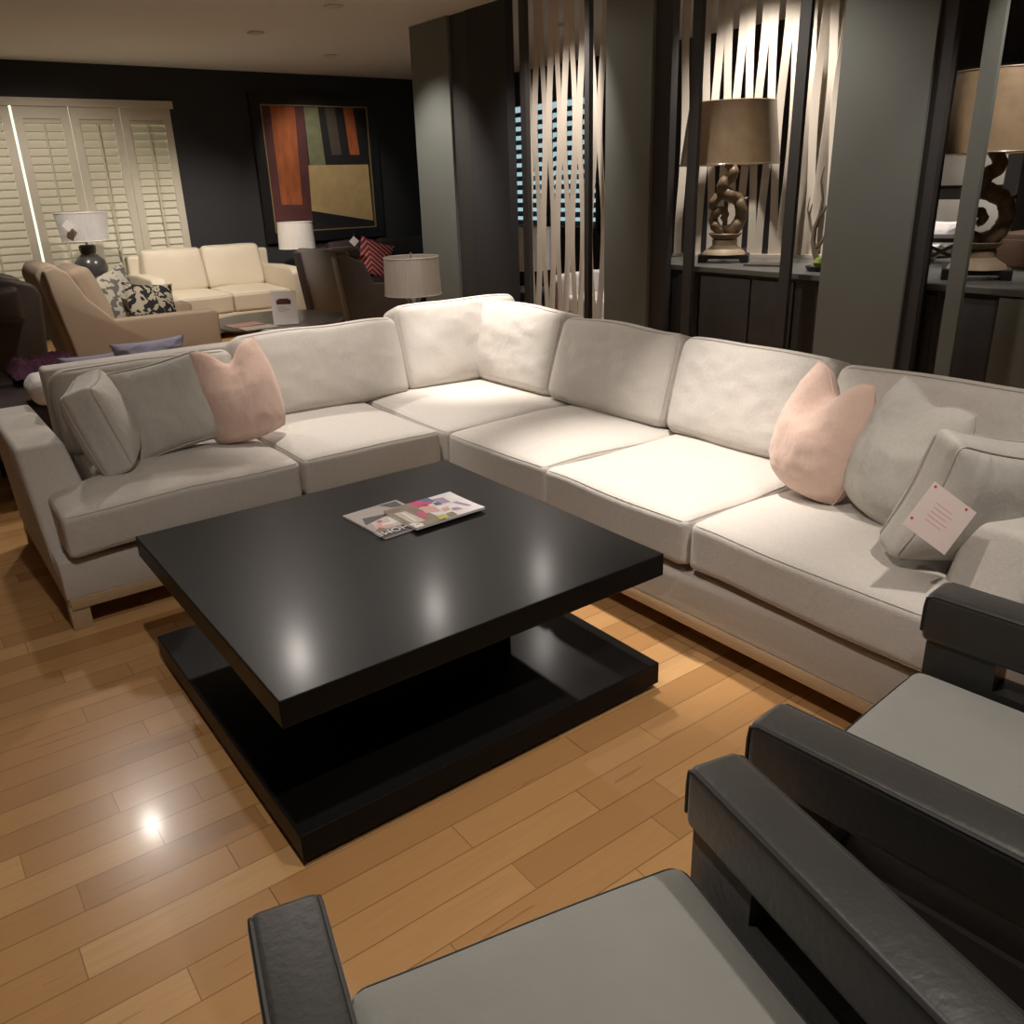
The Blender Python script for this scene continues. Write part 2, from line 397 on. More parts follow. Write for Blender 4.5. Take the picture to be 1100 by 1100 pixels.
# far right wall of the next room, with its louvred window
fr = bmesh.new()
for a in ((-2.5, 8.0, 0, CH), (8.0, 9.9, 2.45, CH), (8.0, 9.9, 0, .95), (9.9, 11, 0, CH)): add_box(fr, 7.3, 7.42, a[0], a[1], a[2], a[3])
struct(obj('wall_right', fr, 'wall_dark', smooth=False))

# shuttered window
win = struct(obj('window_1', box(-1.2, 3.21, 10.93, 10.95, .30, 2.45), 'daylight', smooth=False))
def shutter_panel(x0, x1):
    fr = bmesh.new(); st = .085
    for a in ((x0 + .004, x0 + st, .34, 2.42), (x1 - st, x1 - .004, .34, 2.42), (x0 + st, x1 - st, .34, .46), (x0 + st, x1 - st, 2.30, 2.42)):
        add_box(fr, a[0], a[1], 10.80, 10.835, a[2], a[3])
    f = struct(obj('shutter_frame', fr, 'shutter', win, smooth=False))
    lv = bmesh.new(); z = .46 + .045; k = 0
    while z < 2.30:
        tl = R(63) ; c_, s_ = math.cos(tl) * .0455, math.sin(tl) * .0455
        # louvre: inner edge low, outer edge high
        b0 = [(10.825 - c_, z - s_), (10.825 - c_ + .008, z - s_ - .003), (10.825 + c_, z + s_), (10.825 + c_ - .008, z + s_ + .003)]
        A = [lv.verts.new((x0 + st + .002, y, zz)) for y, zz in b0]; B = [lv.verts.new((x1 - st - .002, y, zz)) for y, zz in b0]
        lv.faces.new(A); lv.faces.new(B[::-1])
        for i in range(4): lv.faces.new((A[i], B[i], B[(i + 1) % 4], A[(i + 1) % 4]))
        z += .0815; k += 1
    struct(obj('louvres', lv, 'shutter', f, smooth=False))
    xm = (x0 + x1) / 2
    struct(obj('tilt_rod', box(xm - .008, xm + .008, 10.775, 10.79, .5, 2.26), 'shutter', f, smooth=False))
for a in ((-1.2, -.55), (-.55, .1), (.1, .78), (.78, 1.575), (1.595, 2.14), (2.14, 2.66), (2.66, 3.21)): shutter_panel(*a)
wf = bmesh.new()
add_box(wf, -1.2, 3.24, 10.77, 10.8, .26, .33); add_box(wf, -1.2, 3.24, 10.77, 10.8, 2.42, 2.5)
struct(obj('window_frame', wf, 'shutter', win, smooth=False))

# louvred window in the next room
w2 = struct(obj('window_2', box(7.40, 7.42, 8.0, 9.9, .95, 2.45), 'bluelight', smooth=False))
lv = bmesh.new(); z = 1.0
while z < 2.45:
    for (ya, yb) in ((8.03, 8.92), (8.98, 9.87)):
        b0 = [(7.31, z - .018), (7.32, z - .028), (7.385, z + .022), (7.375, z + .034)]
        A = [lv.verts.new((x, ya, zz)) for x, zz in b0]; B = [lv.verts.new((x, yb, zz)) for x, zz in b0]
        lv.faces.new(A); lv.faces.new(B[::-1])
        for i in range(4): lv.faces.new((A[i], B[i], B[(i + 1) % 4], A[(i + 1) % 4]))
    z += .112
struct(obj('louvres', lv, 'wall_shade', w2, smooth=False))
wf = bmesh.new()
for a in ((7.27, 7.34, 7.97, 8.03, .93, 2.48), (7.27, 7.34, 8.92, 8.98, .93, 2.48), (7.27, 7.34, 9.87, 9.93, .93, 2.48), (7.27, 7.34, 7.97, 9.93, .90, .97)): add_box(wf, *a)
struct(obj('window_frame', wf, 'wall_shade', w2, smooth=False))

# partition on the right: piers, trims, posts
def pier(name, y0, y1, x0=4.4, x1=4.50, mat='wall_green', z1=CH):
    return struct(obj(name, box(x0, x1, y0, y1, 0, z1), mat, smooth=False))
pier('wall_right_pier_far', 6.74, 7.36)
pier('trim_1', 6.49, 6.74, 4.43, 4.50, 'wall_shade')
pier('wall_right_panel', 5.94, 6.49, 4.42, 4.50, 'wall_dark')
pier('trim_2', 5.67, 5.74, 4.40, 4.44, 'wall_shade')
pier('trim_3', 4.935, 4.985, 4.40, 4.44, 'wall_shade')
pier('wall_right_pier_middle', 4.32, 4.76)
pier('trim_4', 4.175, 4.32, 4.43, 4.49, 'wall_shade')
pier('trim_5', 3.895, 3.97, 4.385, 4.415, 'wall_shade')
pier('trim_6', 3.13, 3.20, 4.385, 4.415, 'wall_shade')
pier('wall_right_pier_near', 2.42, 2.93)
pier('trim_7', 2.34, 2.42, 4.42, 4.49, 'wall_shade')
pier('trim_8', 2.10, 2.18, 4.385, 4.415, 'wall_green')
pier('wall_right_near', -2.5, 1.55)
sb = bmesh.new(); add_box(sb, 4.44, 4.7, 4.76, 5.94, 0, .16)
struct(obj('baseboard_right', sb, 'wall_shade', smooth=False))

# ------------------------------------------------------------------ coffee table
T = thing('coffee_table', 'square black two-tier coffee table on the maple floor inside the sectional', 'coffee table', (1.1, 2.175, 0))
obj('tabletop', box(-.603, .603, -.606, .606, .397, .469, bev=.0035), 'black_wood', T, smooth=False)
obj('pedestal', box(-.27, .27, -.27, .27, .094, .397, bev=.002), 'black_wood', T, smooth=False)
obj('lower_shelf', box(-.60, .60, -.606, .606, .020, .094, bev=.0035), 'black_wood', T, smooth=False)
obj('plinth', box(-.53, .53, -.53, .53, 0, .020), 'black_wood', T)

# ------------------------------------------------------------------ magazines
def magazine(label, c, w, h, rz, z, seed, cover, title, tmat, tsize, toff, th=.006, curl=0):
    """w across the page, h along it; title stands near local +y"""
    t = thing('magazine', label, 'magazine', (c[0], c[1], z), rz, 'magazines on the coffee table')
    nx, ny = 10, 14
    def zf(x, y): return curl * max(0, (abs(x) / (w / 2) - .4)) ** 2
    bm = bmesh.new()
    G = [[[bm.verts.new((w * (i / nx - .5), h * (j / ny - .5), zz + zf(w * (i / nx - .5), 0))) for j in range(ny + 1)] for i in range(nx + 1)] for zz in (0, th)]
    for i in range(nx):
        for j in range(ny):
            bm.faces.new((G[1][i][j], G[1][i + 1][j], G[1][i + 1][j + 1], G[1][i][j + 1])); bm.faces.new((G[0][i][j], G[0][i][j + 1], G[0][i + 1][j + 1], G[0][i + 1][j]))
    for i in range(nx):
        for j in (0, ny): bm.faces.new((G[0][i][j], G[0][i + 1][j], G[1][i + 1][j], G[1][i][j]))
    for j in range(ny):
        for i in (0, nx): bm.faces.new((G[0][i][j], G[0][i][j + 1], G[1][i][j + 1], G[1][i][j]))
    obj('pages', bm, 'white_paper', t, smooth=False)
    cv = bmesh.new(); mats = []
    for k, (mname, poly) in enumerate(cover):
        if mname not in mats: mats.append(mname)
        zz = th + .0004 + k * .00012
        f = cv.faces.new([cv.verts.new((a * w / 2, b * h / 2, zz)) for a, b in poly]); f.material_index = mats.index(mname)
    bmesh.ops.triangulate(cv, faces=cv.faces[:])
    bmesh.ops.subdivide_edges(cv, edges=cv.edges[:], cuts=3, use_grid_fill=True)
    for v in cv.verts: v.co.z += zf(v.co.x, 0)
    obj('cover', cv, mats, t, smooth=False)
    if title:
        bm = text_bm(title, tsize)
        obj('title', bm, tmat, t, smooth=False, mw=Matrix.Translation((toff[0], toff[1], th + .0016 + len(cover) * .00012)))
    return t
def mcol(n, c, r=.55): M[n] = simple(n, c, r, .15, 20); return n
mcol('cover grey', (.42, .38, .35)); mcol('cover dark', (.035, .03, .028)); mcol('cover cream', (.66, .58, .50)); mcol('cover olive', (.25, .20, .12))
mcol('cover magenta', (.62, .04, .18)); mcol('cover blue', (.10, .12, .28)); mcol('cover blush', (.75, .42, .36)); mcol('cover white', (.85, .82, .82)); mcol('cover yellow', (.55, .50, .06)); mcol('cover violet', (.42, .30, .50)); mcol('cover brown', (.24, .14, .09)); mcol('title white', (.88, .86, .84))
FULL = [(-1, -1), (1, -1), (1, 1), (-1, 1)]
random.seed(5)
c1 = [('cover grey', FULL), ('cover dark', [(-1, .62), (1, .62), (1, 1), (-1, 1)]), ('cover cream', [(-.7, .58), (-.15, -.3), (.7, -.1), (.75, .5)]), ('cover dark', [(-.5, -.25), (.7, -.45), (.9, .0), (.2, -.15)]),
      ('cover blush', [(.3, .5), (.5, .1), (.8, .25), (.85, .55)]), ('cover brown', [(.55, .6), (.7, .35), (.95, .5), (.9, .62)]), ('cover white', [(-.3, .1), (.1, -.05), (.2, .3), (-.2, .45)]), ('cover dark', [(-.9, -.9), (-.3, -.95), (-.5, -.6), (-.85, -.5)]),
      ('cover white', [(.1, .25), (.5, .2), (.55, .32), (.12, .4)]), ('cover brown', [(-.65, .3), (-.4, .0), (-.3, .1), (-.5, .45)]), ('cover magenta', [(.35, .0), (.5, -.05), (.52, .08), (.38, .1)]),
      ('cover cream', [(-.95, .72), (0, .7), (.2, .76), (-.9, .8)])]
magazine('decor magazine with HOME in white letters on a dark band, underneath', (1.212, 2.352), .215, .265, R(184), .4695, 1, c1, 'HOME', 'title white', .044, (.060, .089))
c2 = [('cover white', FULL), ('cover olive', [(-1, -1), (1, -1), (1, -.15), (-1, -.3)]), ('cover cream', [(-.6, -.9), (.8, -.9), (.7, -.55), (-.5, -.6)]), ('cover brown', [(-.95, -.5), (.2, -.5), (.1, -.3), (-.9, -.35)]),
      ('cover white', [(.5, -1), (1, -1), (1, -.8), (.75, -.7)]), ('cover magenta', [(-1, -.3), (-.4, -.25), (-.35, .05), (-1, .1)]), ('cover blush', [(-.5, -.2), (.1, -.3), (.3, .05), (-.3, .12)]), ('cover blue', [(-1, .05), (-.55, .1), (-.6, .35), (-1, .3)]),
      ('cover magenta', [(-.2, -.45), (.45, -.55), (.5, -.42), (-.1, -.3)]), ('cover violet', [(-.8, .35), (-.3, .3), (-.2, .6), (-.7, .62)]), ('cover violet', [(-.1, .6), (.5, .75), (.55, .85), (-.1, .72)]), ('cover blush', [(.1, .15), (.4, .1), (.35, .3), (.1, .35)]),
      ('cover brown', [(-.85, -.95), (-.7, -.95), (-.72, -.6), (-.86, -.6)]), ('cover magenta', [(-.75, -.12), (-.55, -.15), (-.5, .2), (-.7, .2)]), ('cover blue', [(-.5, .2), (-.25, .18), (-.2, .34), (-.45, .36)]), ('cover violet', [(.3, .35), (.5, .3), (.6, .55), (.4, .5)]), ('cover white', [(-.45, -.78), (.5, -.82), (.5, -.74), (-.4, -.7)]), ('cover yellow', [(.55, -.22), (.95, -.3), (.97, -.05), (.6, 0)]), ('cover olive', [(.62, .02), (.95, -.02), (.95, .2), (.6, .22)])]
magazine('open white fashion magazine with a pink and blue floral cover, on top', (1.352, 2.300), .208, .275, R(-88), .4765, 2, c2, None, None, 0, (0, 0), curl=.006, th=.008)

# ------------------------------------------------------------------ sectional sofa
SF = thing('sectional_sofa', 'long oatmeal fabric sectional sofa turning the corner around the coffee table', 'sofa', (2.4, 3.6, 0))
SF_OFF = Matrix.Translation((-2.4, -3.6, 0))
class Off:                                           # geometry is written in room coordinates, the sofa's origin is its corner
    pass
def sobj(name, bm, mat, parent=SF, smooth=True): return obj(name, bm, mat, parent, smooth, mw=SF_OFF)
XL, XR, YF, YB = .30, 3.00, 3.20, 4.30               # left end, back of right wing, front of left wing, back of left wing
XF, YN = 1.955, .74                                  # front of right wing, near end of right wing
def base_poly(i): return [(XL + i, YF + i), (XF + i, YF + i), (XF + i, YN + i), (XR - i, YN + i), (XR - i, YB - i), (XL + i, YB - i)]
sobj('base', prism(base_poly(.0), .125, .278, 'z', .008), 'sofa')
sobj('deck', prism([(XL + .16, YF + .07), (XF + .07, YF + .07), (XF + .07, YN + .14), (XR - .05, YN + .14), (XR - .05, YB - .05), (XL + .16, YB - .05)], .27, .312, 'z'), 'seam')
for a in ((XL + .01, XF, YF - .004, YF + .04), (XF - .004, XF + .04, YN + .01, YF + .04), (XF, XR - .01, YN + .002, YN + .04), (XL + .005, XL + .04, YF + .01, YB - .01)):
    sobj('wood_rail', box(a[0], a[1], a[2], a[3], .085, .128, bev=.002), 'rail')
for x, y in ((XL + .03, YF + .03), (XL + .03, YB - .06), (1.7, YB - .06), (XR - .06, YB - .06), (XR - .06, YN + .04), (XF + .05, YN + .04), (XR - .06, 2.4)):
    sobj('leg', box(x - .028, x + .04, y - .028, y + .04, 0, .09, bev=.003), 'rail')
# back frames
sobj('back_frame', prism([(4.13, .31), (4.30, .31), (4.34, .80), (4.20, .80)], XL + .215, XR, 'x', .02), 'sofa')
sobj('back_frame', prism([(2.80, .31), (XR, .31), (3.06, .80), (2.91, .80)], YN + .12, 4.2, 'y', .02), 'sofa')
# arms lean outwards
def arm(pts_in, name='arm'):
    bm = bmesh.new(); vs = [bm.verts.new(p) for p in pts_in]
    for f in ((0, 1, 2, 3), (4, 5, 6, 7), (0, 1, 5, 4), (1, 2, 6, 5), (2, 3, 7, 6), (3, 0, 4, 7)): bm.faces.new([vs[i] for i in f])
    bmesh.ops.recalc_face_normals(bm, faces=bm.faces[:])
    bmesh.ops.bevel(bm, geom=bm.edges[:], offset=.022, segments=4, affect='EDGES', profile=.5)
    return sobj(name, bm, 'sofa')
arm([(.30, 3.24, .13), (.53, 3.24, .13), (.53, 4.29, .13), (.30, 4.29, .13), (.275, 3.50, .645), (.445, 3.50, .645), (.445, 4.30, .645), (.275, 4.30, .645)])
arm([(2.0, .74, .13), (2.0, .98, .13), (2.99, .98, .13), (2.99, .74, .13), (2.16, .735, .655), (2.16, .925, .655), (3.02, .925, .655), (3.02, .735, .655)])
# seat cushions (parented to the sofa, built in its coordinates)
def soff(x, y): return x - 2.4, y - 3.6
def tshape_L(p, u, v):                                # notch round the left arm
    return p
def seat(x0, x1, y0, y1, seed, crown=.03, shape=None, zb=.305, h=.165):
    cx, cy = soff((x0 + x1) / 2, (y0 + y1) / 2)
    return seat_cushion(SF, cx, cy, zb, x1 - x0 - .004, y1 - y0 - .004, h, seed, crown, shape=shape, r=.024)
def Tl(p, u, v):                                      # left end cushion: wraps in front of the arm, narrower behind it
    q = p.copy(); Y = p.y + (3.16 + 4.02) / 2; k = max(0, min(1, (Y - 3.43) / .09)); k = k * k * (3 - 2 * k)
    if p.x < 0: q.x += k * .20 * (-p.x / .46)
    if Y < 3.35: q.z -= .012 * (1 - (Y - 3.16) / .19) * max(0, -p.x / .46)
    return q
def Tr(p, u, v):
    q = p.copy(); X = p.x + (1.925 + 2.70) / 2; k = max(0, min(1, (X - 2.10) / .09)); k = k * k * (3 - 2 * k)
    if p.y < 0: q.y += k * .21 * (-p.y / .47)
    return q
seat(.335, 1.245, 3.16, 4.02, 1, .03, Tl)
seat(1.25, 1.925, 3.16, 4.02, 2, .028)
seat(1.93, 2.74, 3.13, 4.02, 3, .022)
seat(1.925, 2.70, 2.425, 3.125, 4, .03)
seat(1.925, 2.70, 1.685, 2.42, 5, .032)
seat(1.925, 2.70, .755, 1.68, 6, .034, Tr)
# back cushions
LB = R(17)
def bk(cx, cy, w, rz, seed, h=.42, t=.20, zb=.455, lean=LB, crown=.035, fold=.010, shape=None):
    x, y = soff(cx, cy)
    return back_cushion(SF, x, y, zb, w, t, h, lean, rz, seed, crown=crown, fold=fold, shape=shape)
bk(.905, 3.95, .76, 0, 11, h=.365)
bk(1.745, 3.95, .88, 0, 12, h=.41)
bk(2.60, 3.97, .80, 0, 13, h=.455)
bk(2.73, 3.71, .84, -PI / 2, 14, h=.445, fold=.010, crown=.045)
bk(2.72, 2.88, .79, -PI / 2, 15, h=.425)
bk(2.72, 2.10, .73, -PI / 2, 16, h=.42)
bk(2.72, 1.32, .80, -PI / 2, 17, h=.41)

# ------------------------------------------------------------------ throw pillows
box_pillow('throw_pillow', 'grey linen box pillow tilted against the left arm of the sectional', 'grey_pillow', (.665, 3.58, .497), .38, .36, .12, R(72), R(18), R(0), 21, .045, fold=.004)
box_pillow('throw_pillow', 'grey linen pillow leaning on the back cushion beside the left pink pillow', 'grey_pillow', (.90, 3.575, .50), .41, .39, .07, R(-8), R(20), R(-9), 22, .06, fold=.008)
pillow('throw_pillow', 'blush pink pillow with a chopped top on the left wing of the sectional', 'pink', (1.185, 3.53, .498), .345, .42, .19, R(-12), R(12), R(-9), .20, 23, pull=.0)
pillow('throw_pillow', 'blush pink pillow with a chopped top on the right wing of the sectional', 'pink', (2.38, 1.57, .50), .36, .42, .23, R(-108), R(12), R(6), .20, 24, pull=.0)
pillow('throw_pillow', 'grey linen pillow between the right pink pillow and the tagged pillow', 'grey_pillow', (2.36, 1.29, .50), .36, .42, .21, R(-104), R(12), R(13), .08, 25, pull=.0, rim_mat='seam')
box_pillow('throw_pillow', 'grey linen box pillow with a square paper tag, against the right arm', 'grey_pillow', (2.225, 1.03, .498), .36, .38, .10, R(-26), R(-15), R(13), 26, .06, fold=.0)
tg = thing('price_tag', 'square pale pink paper tag with small red dots hanging on the grey pillow', 'tag', (2.00, .925, .70))
mt = Matrix.Rotation(R(-36.3), 4, 'Z') @ Matrix.Rotation(R(-18), 4, 'X') @ Matrix.Rotation(R(38), 4, 'Y')
obj('card', box(-.066, .066, -.0008, .0008, -.066, .066), 'tag_paper', tg, smooth=False, mw=mt)
for x, z in ((-.057, .057), (.04, .057), (-.057, -.04)): obj('red_dot', box(x - .003, x + .003, -.0016, -.0008, z - .003, z + .003), 'red', tg, smooth=False, mw=mt)
bm = bmesh.new()
for i in range(5): add_box(bm, -.03, .02 + .008 * (i % 2), -.0014, -.0008, .026 - i * .012, .0275 - i * .012)
obj('print_lines', bm, 'cover blush', tg, smooth=False, mw=mt)
tl = thing('care_label', 'small white label with black marks on the right pink pillow', 'tag', (2.42, 1.60, .84))
ml = Matrix.Rotation(R(-50), 4, 'Z') @ Matrix.Rotation(R(-35), 4, 'X')
obj('card', box(-.02, .02, -.0006, .0006, -.016, .016), 'white_paper', tl, smooth=False, mw=ml)
obj('print', box(-.012, .006, -.0012, -.0006, -.008, .004), 'black', tl, smooth=False, mw=ml)

# ------------------------------------------------------------------ dark armchairs in front
def armchair(name, label, loc, rz, group=None):
    """faces +y; origin at floor under the front left corner of the left arm; width .82"""
    t = thing(name, label, 'armchair', loc, rz, group)
    W, D = .82, .80
    for x0, x1 in ((0, .105), (W - .105, W)):
        obj('arm_pad', box(x0, x1, -D + .05, .0, .475, .60, bev=.018, seg=4), 'dark_vel', t)
        for xe in (x0 + .006, x1 - .006):
            obj('arm_welt', tube([(xe, -D + .06, .594), (xe, -.02, .594), (xe, -.005, .585), (xe, -.002, .56), (xe, -.002, .50)], .0045, n=6), 'vel_welt', t)
        bm = bmesh.new(); i0, i1 = x0 + .012, x1 - .012   # side panel with the slot under the pad
        for a in ((-D + .05, -.015, .06, .405), (-.17, -.015, .405, .478), (-D + .05, -D + .14, .405, .478)): add_box(bm, i0, i1, a[0], a[1], a[2], a[3])
        obj('side_panel', bm, 'dark_vel', t, smooth=False)
        for yy in (-.06, -D + .10): obj('leg', box(i0 + .02, i1 - .02, yy - .02, yy + .02, 0, .062), 'black', t, smooth=False)
    seat_cushion(t, W / 2, -.345, .272, W - .22, .68, .135, 31, .016, 'vel_seat', r=.03, seam='vel_welt', amp=.002)
    obj('seat_frame', box(.10, W - .10, -D + .08, -.02, .10, .262, bev=.01), 'dark_vel', t)
    back = Matrix.Translation((W / 2, -D + .10, .30)) @ Matrix.Rotation(R(10), 4, 'X')
    obj('backrest', box(-W / 2 + .10, W / 2 - .10, -.09, .05, -.1, .48, bev=.025, seg=4), 'dark_vel', t, mw=back)
    return t
A = armchair('armchair', 'charcoal velvet armchair with a grey green seat, beside the near end of the sectional', (1.075, .775, 0), R(4.5))
dup(A, (.205, .93, 0), R(-13.5), 'charcoal velvet armchair set at an angle, nearest the camera at lower middle')

# ------------------------------------------------------------------ lamps
def shade(t, name, mat, r0, r1, z0, z1, ripple=.006, rn=60, n=240, thick=.004):
    bm = bmesh.new()
    add_lathe_open(bm, [(r0, z0), (r1, z1), (r1 - thick, z1), (r0 - thick, z0), (r0, z0)], n, ripple, rn)
    o = obj(name, bm, mat, t)
    for r_, z_ in ((r0, z0), (r1, z1)):
        rings = bmesh.new(); add_tube(rings, [(r_ * math.cos(2 * PI * i / 40), r_ * math.sin(2 * PI * i / 40), z_) for i in range(40)], .005, n=6, closed=True)
        obj('rim', rings, 'white_shade' if mat != 'gold_shade' else 'gold_shade', o)
    return o
def add_lathe_open(bm, prof, n, ripple, rn):
    rings = [[bm.verts.new((r * (1 + ripple * math.cos(rn * 2 * PI * i / n)) * math.cos(2 * PI * i / n), r * (1 + ripple * math.cos(rn * 2 * PI * i / n)) * math.sin(2 * PI * i / n), z)) for i in range(n)] for r, z in prof[:-1]]
    k = len(rings)
    for a in range(k):
        A, B = rings[a], rings[(a + 1) % k]
        for i in range(n): bm.faces.new((A[i], A[(i + 1) % n], B[(i + 1) % n], B[i]))
def cardtag(t_loc, rz, s, label, name='price_tag', diamond=True):
    t = thing(name, label, 'tag', t_loc, rz)
    m = Matrix.Rotation(R(45 if diamond else 0), 4, 'Y')
    obj('card', box(-s / 2, s / 2, -.001, .001, -s / 2, s / 2), 'white_paper', t, smooth=False, mw=m)
    obj('string', tube([(0, 0, s * .68), (.003, .004, s * 1.15)], .0015, n=5), 'grey_ink', t)
    return t
# side table behind the sofa corner, with the mirrored lamp
t = thing('side_table', 'dark side table behind the corner of the sectional, under the mirrored lamp', 'side table', (3.14, 5.43, 0))
obj('tabletop', box(-.28, .28, -.28, .28, .50, .535, bev=.003), 'cab', t)
for x in (-.25, .25):
    for y in (-.25, .25): obj('leg', box(x - .02, x + .02, y - .02, y + .02, 0, .5), 'cab', t, smooth=False)
t = thing('table_lamp', 'table lamp with silver drum shade and stacked mirrored base behind the sectional corner', 'lamp', (3.14, 5.43, .535), 0)
obj('base', lathe([(.001, 0), (.085, 0), (.085, .02), (.06, .03), (.062, .12), (.075, .125), (.075, .142), (.06, .148), (.06, .165), (.045, .17), (.045, .205), (.055, .208), (.055, .222), (.02, .225), (.012, .24), (.012, .29), (.001, .29)], n=32), 'mercury', t)
shade(t, 'lamp_shade', 'silver_shade', .205, .195, .245, .505)
obj('finial', lathe([(.001, .50), (.006, .50), (.004, .52), (.009, .53), (.001, .54)], n=12), 'chrome', t)
# lamp beside the cream sofa
t = thing('side_table', 'dark side table between the cream sofa and the cocoa armchair', 'side table', (4.24, 10.05, 0))
obj('tabletop', box(-.18, .18, -.25, .25, .42, .45, bev=.003), 'cab', t); obj('pedestal', box(-.05, .05, -.05, .05, .03, .42), 'cab', t, smooth=False); obj('foot', box(-.16, .16, -.2, .2, 0, .03), 'cab', t, smooth=False)
t = thing('table_lamp', 'table lamp with white drum shade on clear glass stem, right of the cream sofa', 'lamp', (4.22, 10.0, .45))
obj('glass_body', lathe([(.001, .03), (.055, .03), (.05, .15), (.03, .36), (.012, .40), (.001, .40)], n=24), 'mercury', t)
obj('base', box(-.07, .07, -.07, .07, 0, .03), 'black', t, smooth=False)
obj('stem', lathe([(.001, .40), (.008, .40), (.008, .48), (.001, .48)], n=12), 'chrome', t)
shade(t, 'lamp_shade', 'white_shade', .215, .205, .405, .70)
# gourd lamp by the shutters
t = thing('side_table', 'dark side table in front of the shutters behind the tan armchair', 'side table', (1.92, 10.1, 0))
obj('tabletop', box(-.3, .3, -.3, .3, .56, .60, bev=.003), 'cab', t)
for x in (-.26, .26):
    for y in (-.26, .26): obj('leg', box(x - .02, x + .02, y - .02, y + .02, 0, .56), 'cab', t, smooth=False)
t = thing('table_lamp', 'table lamp with silver shade and dark grey gourd base before the shutters', 'lamp', (1.92, 10.1, .60))
obj('ceramic_base', lathe([(.001, 0), (.07, 0), (.085, .03), (.14, .10), (.165, .19), (.15, .27), (.10, .32), (.075, .345), (.08, .36), (.085, .42), (.07, .435), (.001, .435)], n=36), 'grey_ceramic', t)
shade(t, 'lamp_shade', 'silver_shade', .225, .255, .475, .755)
obj('stem', lathe([(.001, .43), (.01, .43), (.01, .56), (.001, .56)], n=10), 'chrome', t)
cardtag((1.735, 9.86, 1.24), R(-30), .085, 'white diamond tag hanging on the gourd lamp shade')

# carved lamps on the counter
def carved_lamp(label, loc, rz, flip=1):
    t = thing('table_lamp', label, 'lamp', loc, rz)
    obj('black_plinth', prism([(-.17, 0), (-.12, 0), (-.11, .025), (.11, .025), (.12, 0), (.17, 0), (.17, .055), (-.17, .055)], -.10, .10, 'y', .003), 'black', t)
    obj('gilt_plinth', lathe([(.001, .055), (.15, .055), (.14, .075), (.10, .10), (.085, .115), (.088, .15), (.001, .15)], n=4 * 8), 'carved_pale', t)
    obj('cup', lathe([(.001, .15), (.075, .15), (.115, .19), (.11, .195), (.05, .185), (.001, .185)], n=24), 'carved', t)
    # openwork scroll: a thick C rising from the cup, curling in, with leaf tips
    sc = bmesh.new()
    pts = [(0, .19), (.055, .22), (.095, .28), (.10, .35), (.07, .41), (.02, .44), (-.03, .47), (-.025, .53), (.02, .56), (.03, .60), (.0, .64), (.0, .66)]
    rad = [.05, .045, .042, .040, .042, .045, .045, .038, .040, .036, .032, .02]
    def smooth_path(p, r, k=5):
        o, q = [], []
        n = len(p)
        for i in range(n - 1):
            p0 = Vector(p[max(0, i - 1)]); p1 = Vector(p[i]); p2 = Vector(p[i + 1]); p3 = Vector(p[min(n - 1, i + 2)])
            for s in range(k):
                u = s / k
                o.append(.5 * ((2 * p1) + (-p0 + p2) * u + (2 * p0 - 5 * p1 + 4 * p2 - p3) * u * u + (-p0 + 3 * p1 - 3 * p2 + p3) * u ** 3)); q.append(r[i] * (1 - u) + r[i + 1] * u)
        o.append(Vector(p[-1])); q.append(r[-1]); return o, q
    def sw(p, r, mod=.0):
        o, q = smooth_path(p, r)
        q = [a * (1 + mod * math.sin(i * 1.9)) for i, a in enumerate(q)]
        add_tube(sc, [(flip * a.x, .01 * math.sin(i * .7), a.y) for i, a in enumerate(o)], .03, n=10, radii=q)
    sw(pts, rad, .05)
    sw([(0, .19), (-.05, .22), (-.085, .27), (-.07, .33), (-.025, .345), (-.005, .31), (-.03, .285)], [.035, .035, .032, .03, .028, .024, .02], .1)
    sw([(-.03, .45), (-.075, .42), (-.095, .375), (-.075, .34)], [.03, .033, .03, .014], .1)
    sw([(.09, .38), (.115, .41), (.135, .425)], [.022, .014, .006])
    sw([(-.03, .50), (-.06, .51), (-.075, .50)], [.02, .014, .005])
    for a in sc.verts: a.co += noise.noise_vector(a.co * 38) * .003
    obj('carved_scroll', sc, 'carved', t)
    shade(t, 'lamp_shade', 'gold_shade', .33, .28, .64, 1.02, ripple=.004, rn=11)
    return t
L1 = carved_lamp('carved gilt lamp with plastic-wrapped shade on the counter, in the left opening', (4.86, 4.02, .95), R(-55))
dup(L1, (4.86, 2.27, .95), R(-62), 'carved gilt lamp with plastic-wrapped shade on the counter, at the right edge')

# ------------------------------------------------------------------ counter and cabinet under the openings
t = thing('display_counter', 'long dark cabinet with grey stone top behind the pier posts', 'counter', (5.0, 3.0, 0))
obj('countertop', box(-.49, .95, -2.2, 1.70, .915, .95, bev=.004), 'counter', t, smooth=False)
obj('cabinet_body', box(-.46, .90, -2.18, 1.68, 0, .915), 'cab', t, smooth=False)
obj('end_panel', box(-.488, -.476, -2.19, -1.03, 0, .905), 'wall_green', t, smooth=False)
for k, (a, b) in enumerate(((.95, 1.13), (.52, .93), (.19, .50), (-.70, -.58), (-1.05, -.74))):
    obj('door', box(-.475, -.46, a, b, .06, .89, bev=.002), 'cab', t)
t2 = thing('flat_book', 'dark flat book lying on the counter beside the carved lamp', 'book', (4.82, 3.62, .95), R(20))
obj('cover', box(-.09, .09, -.13, .13, 0, .012), 'brown', t2, smooth=False); obj('pages', box(-.085, .087, -.125, .125, .003, .0095), 'carved_pale', t2, smooth=False)

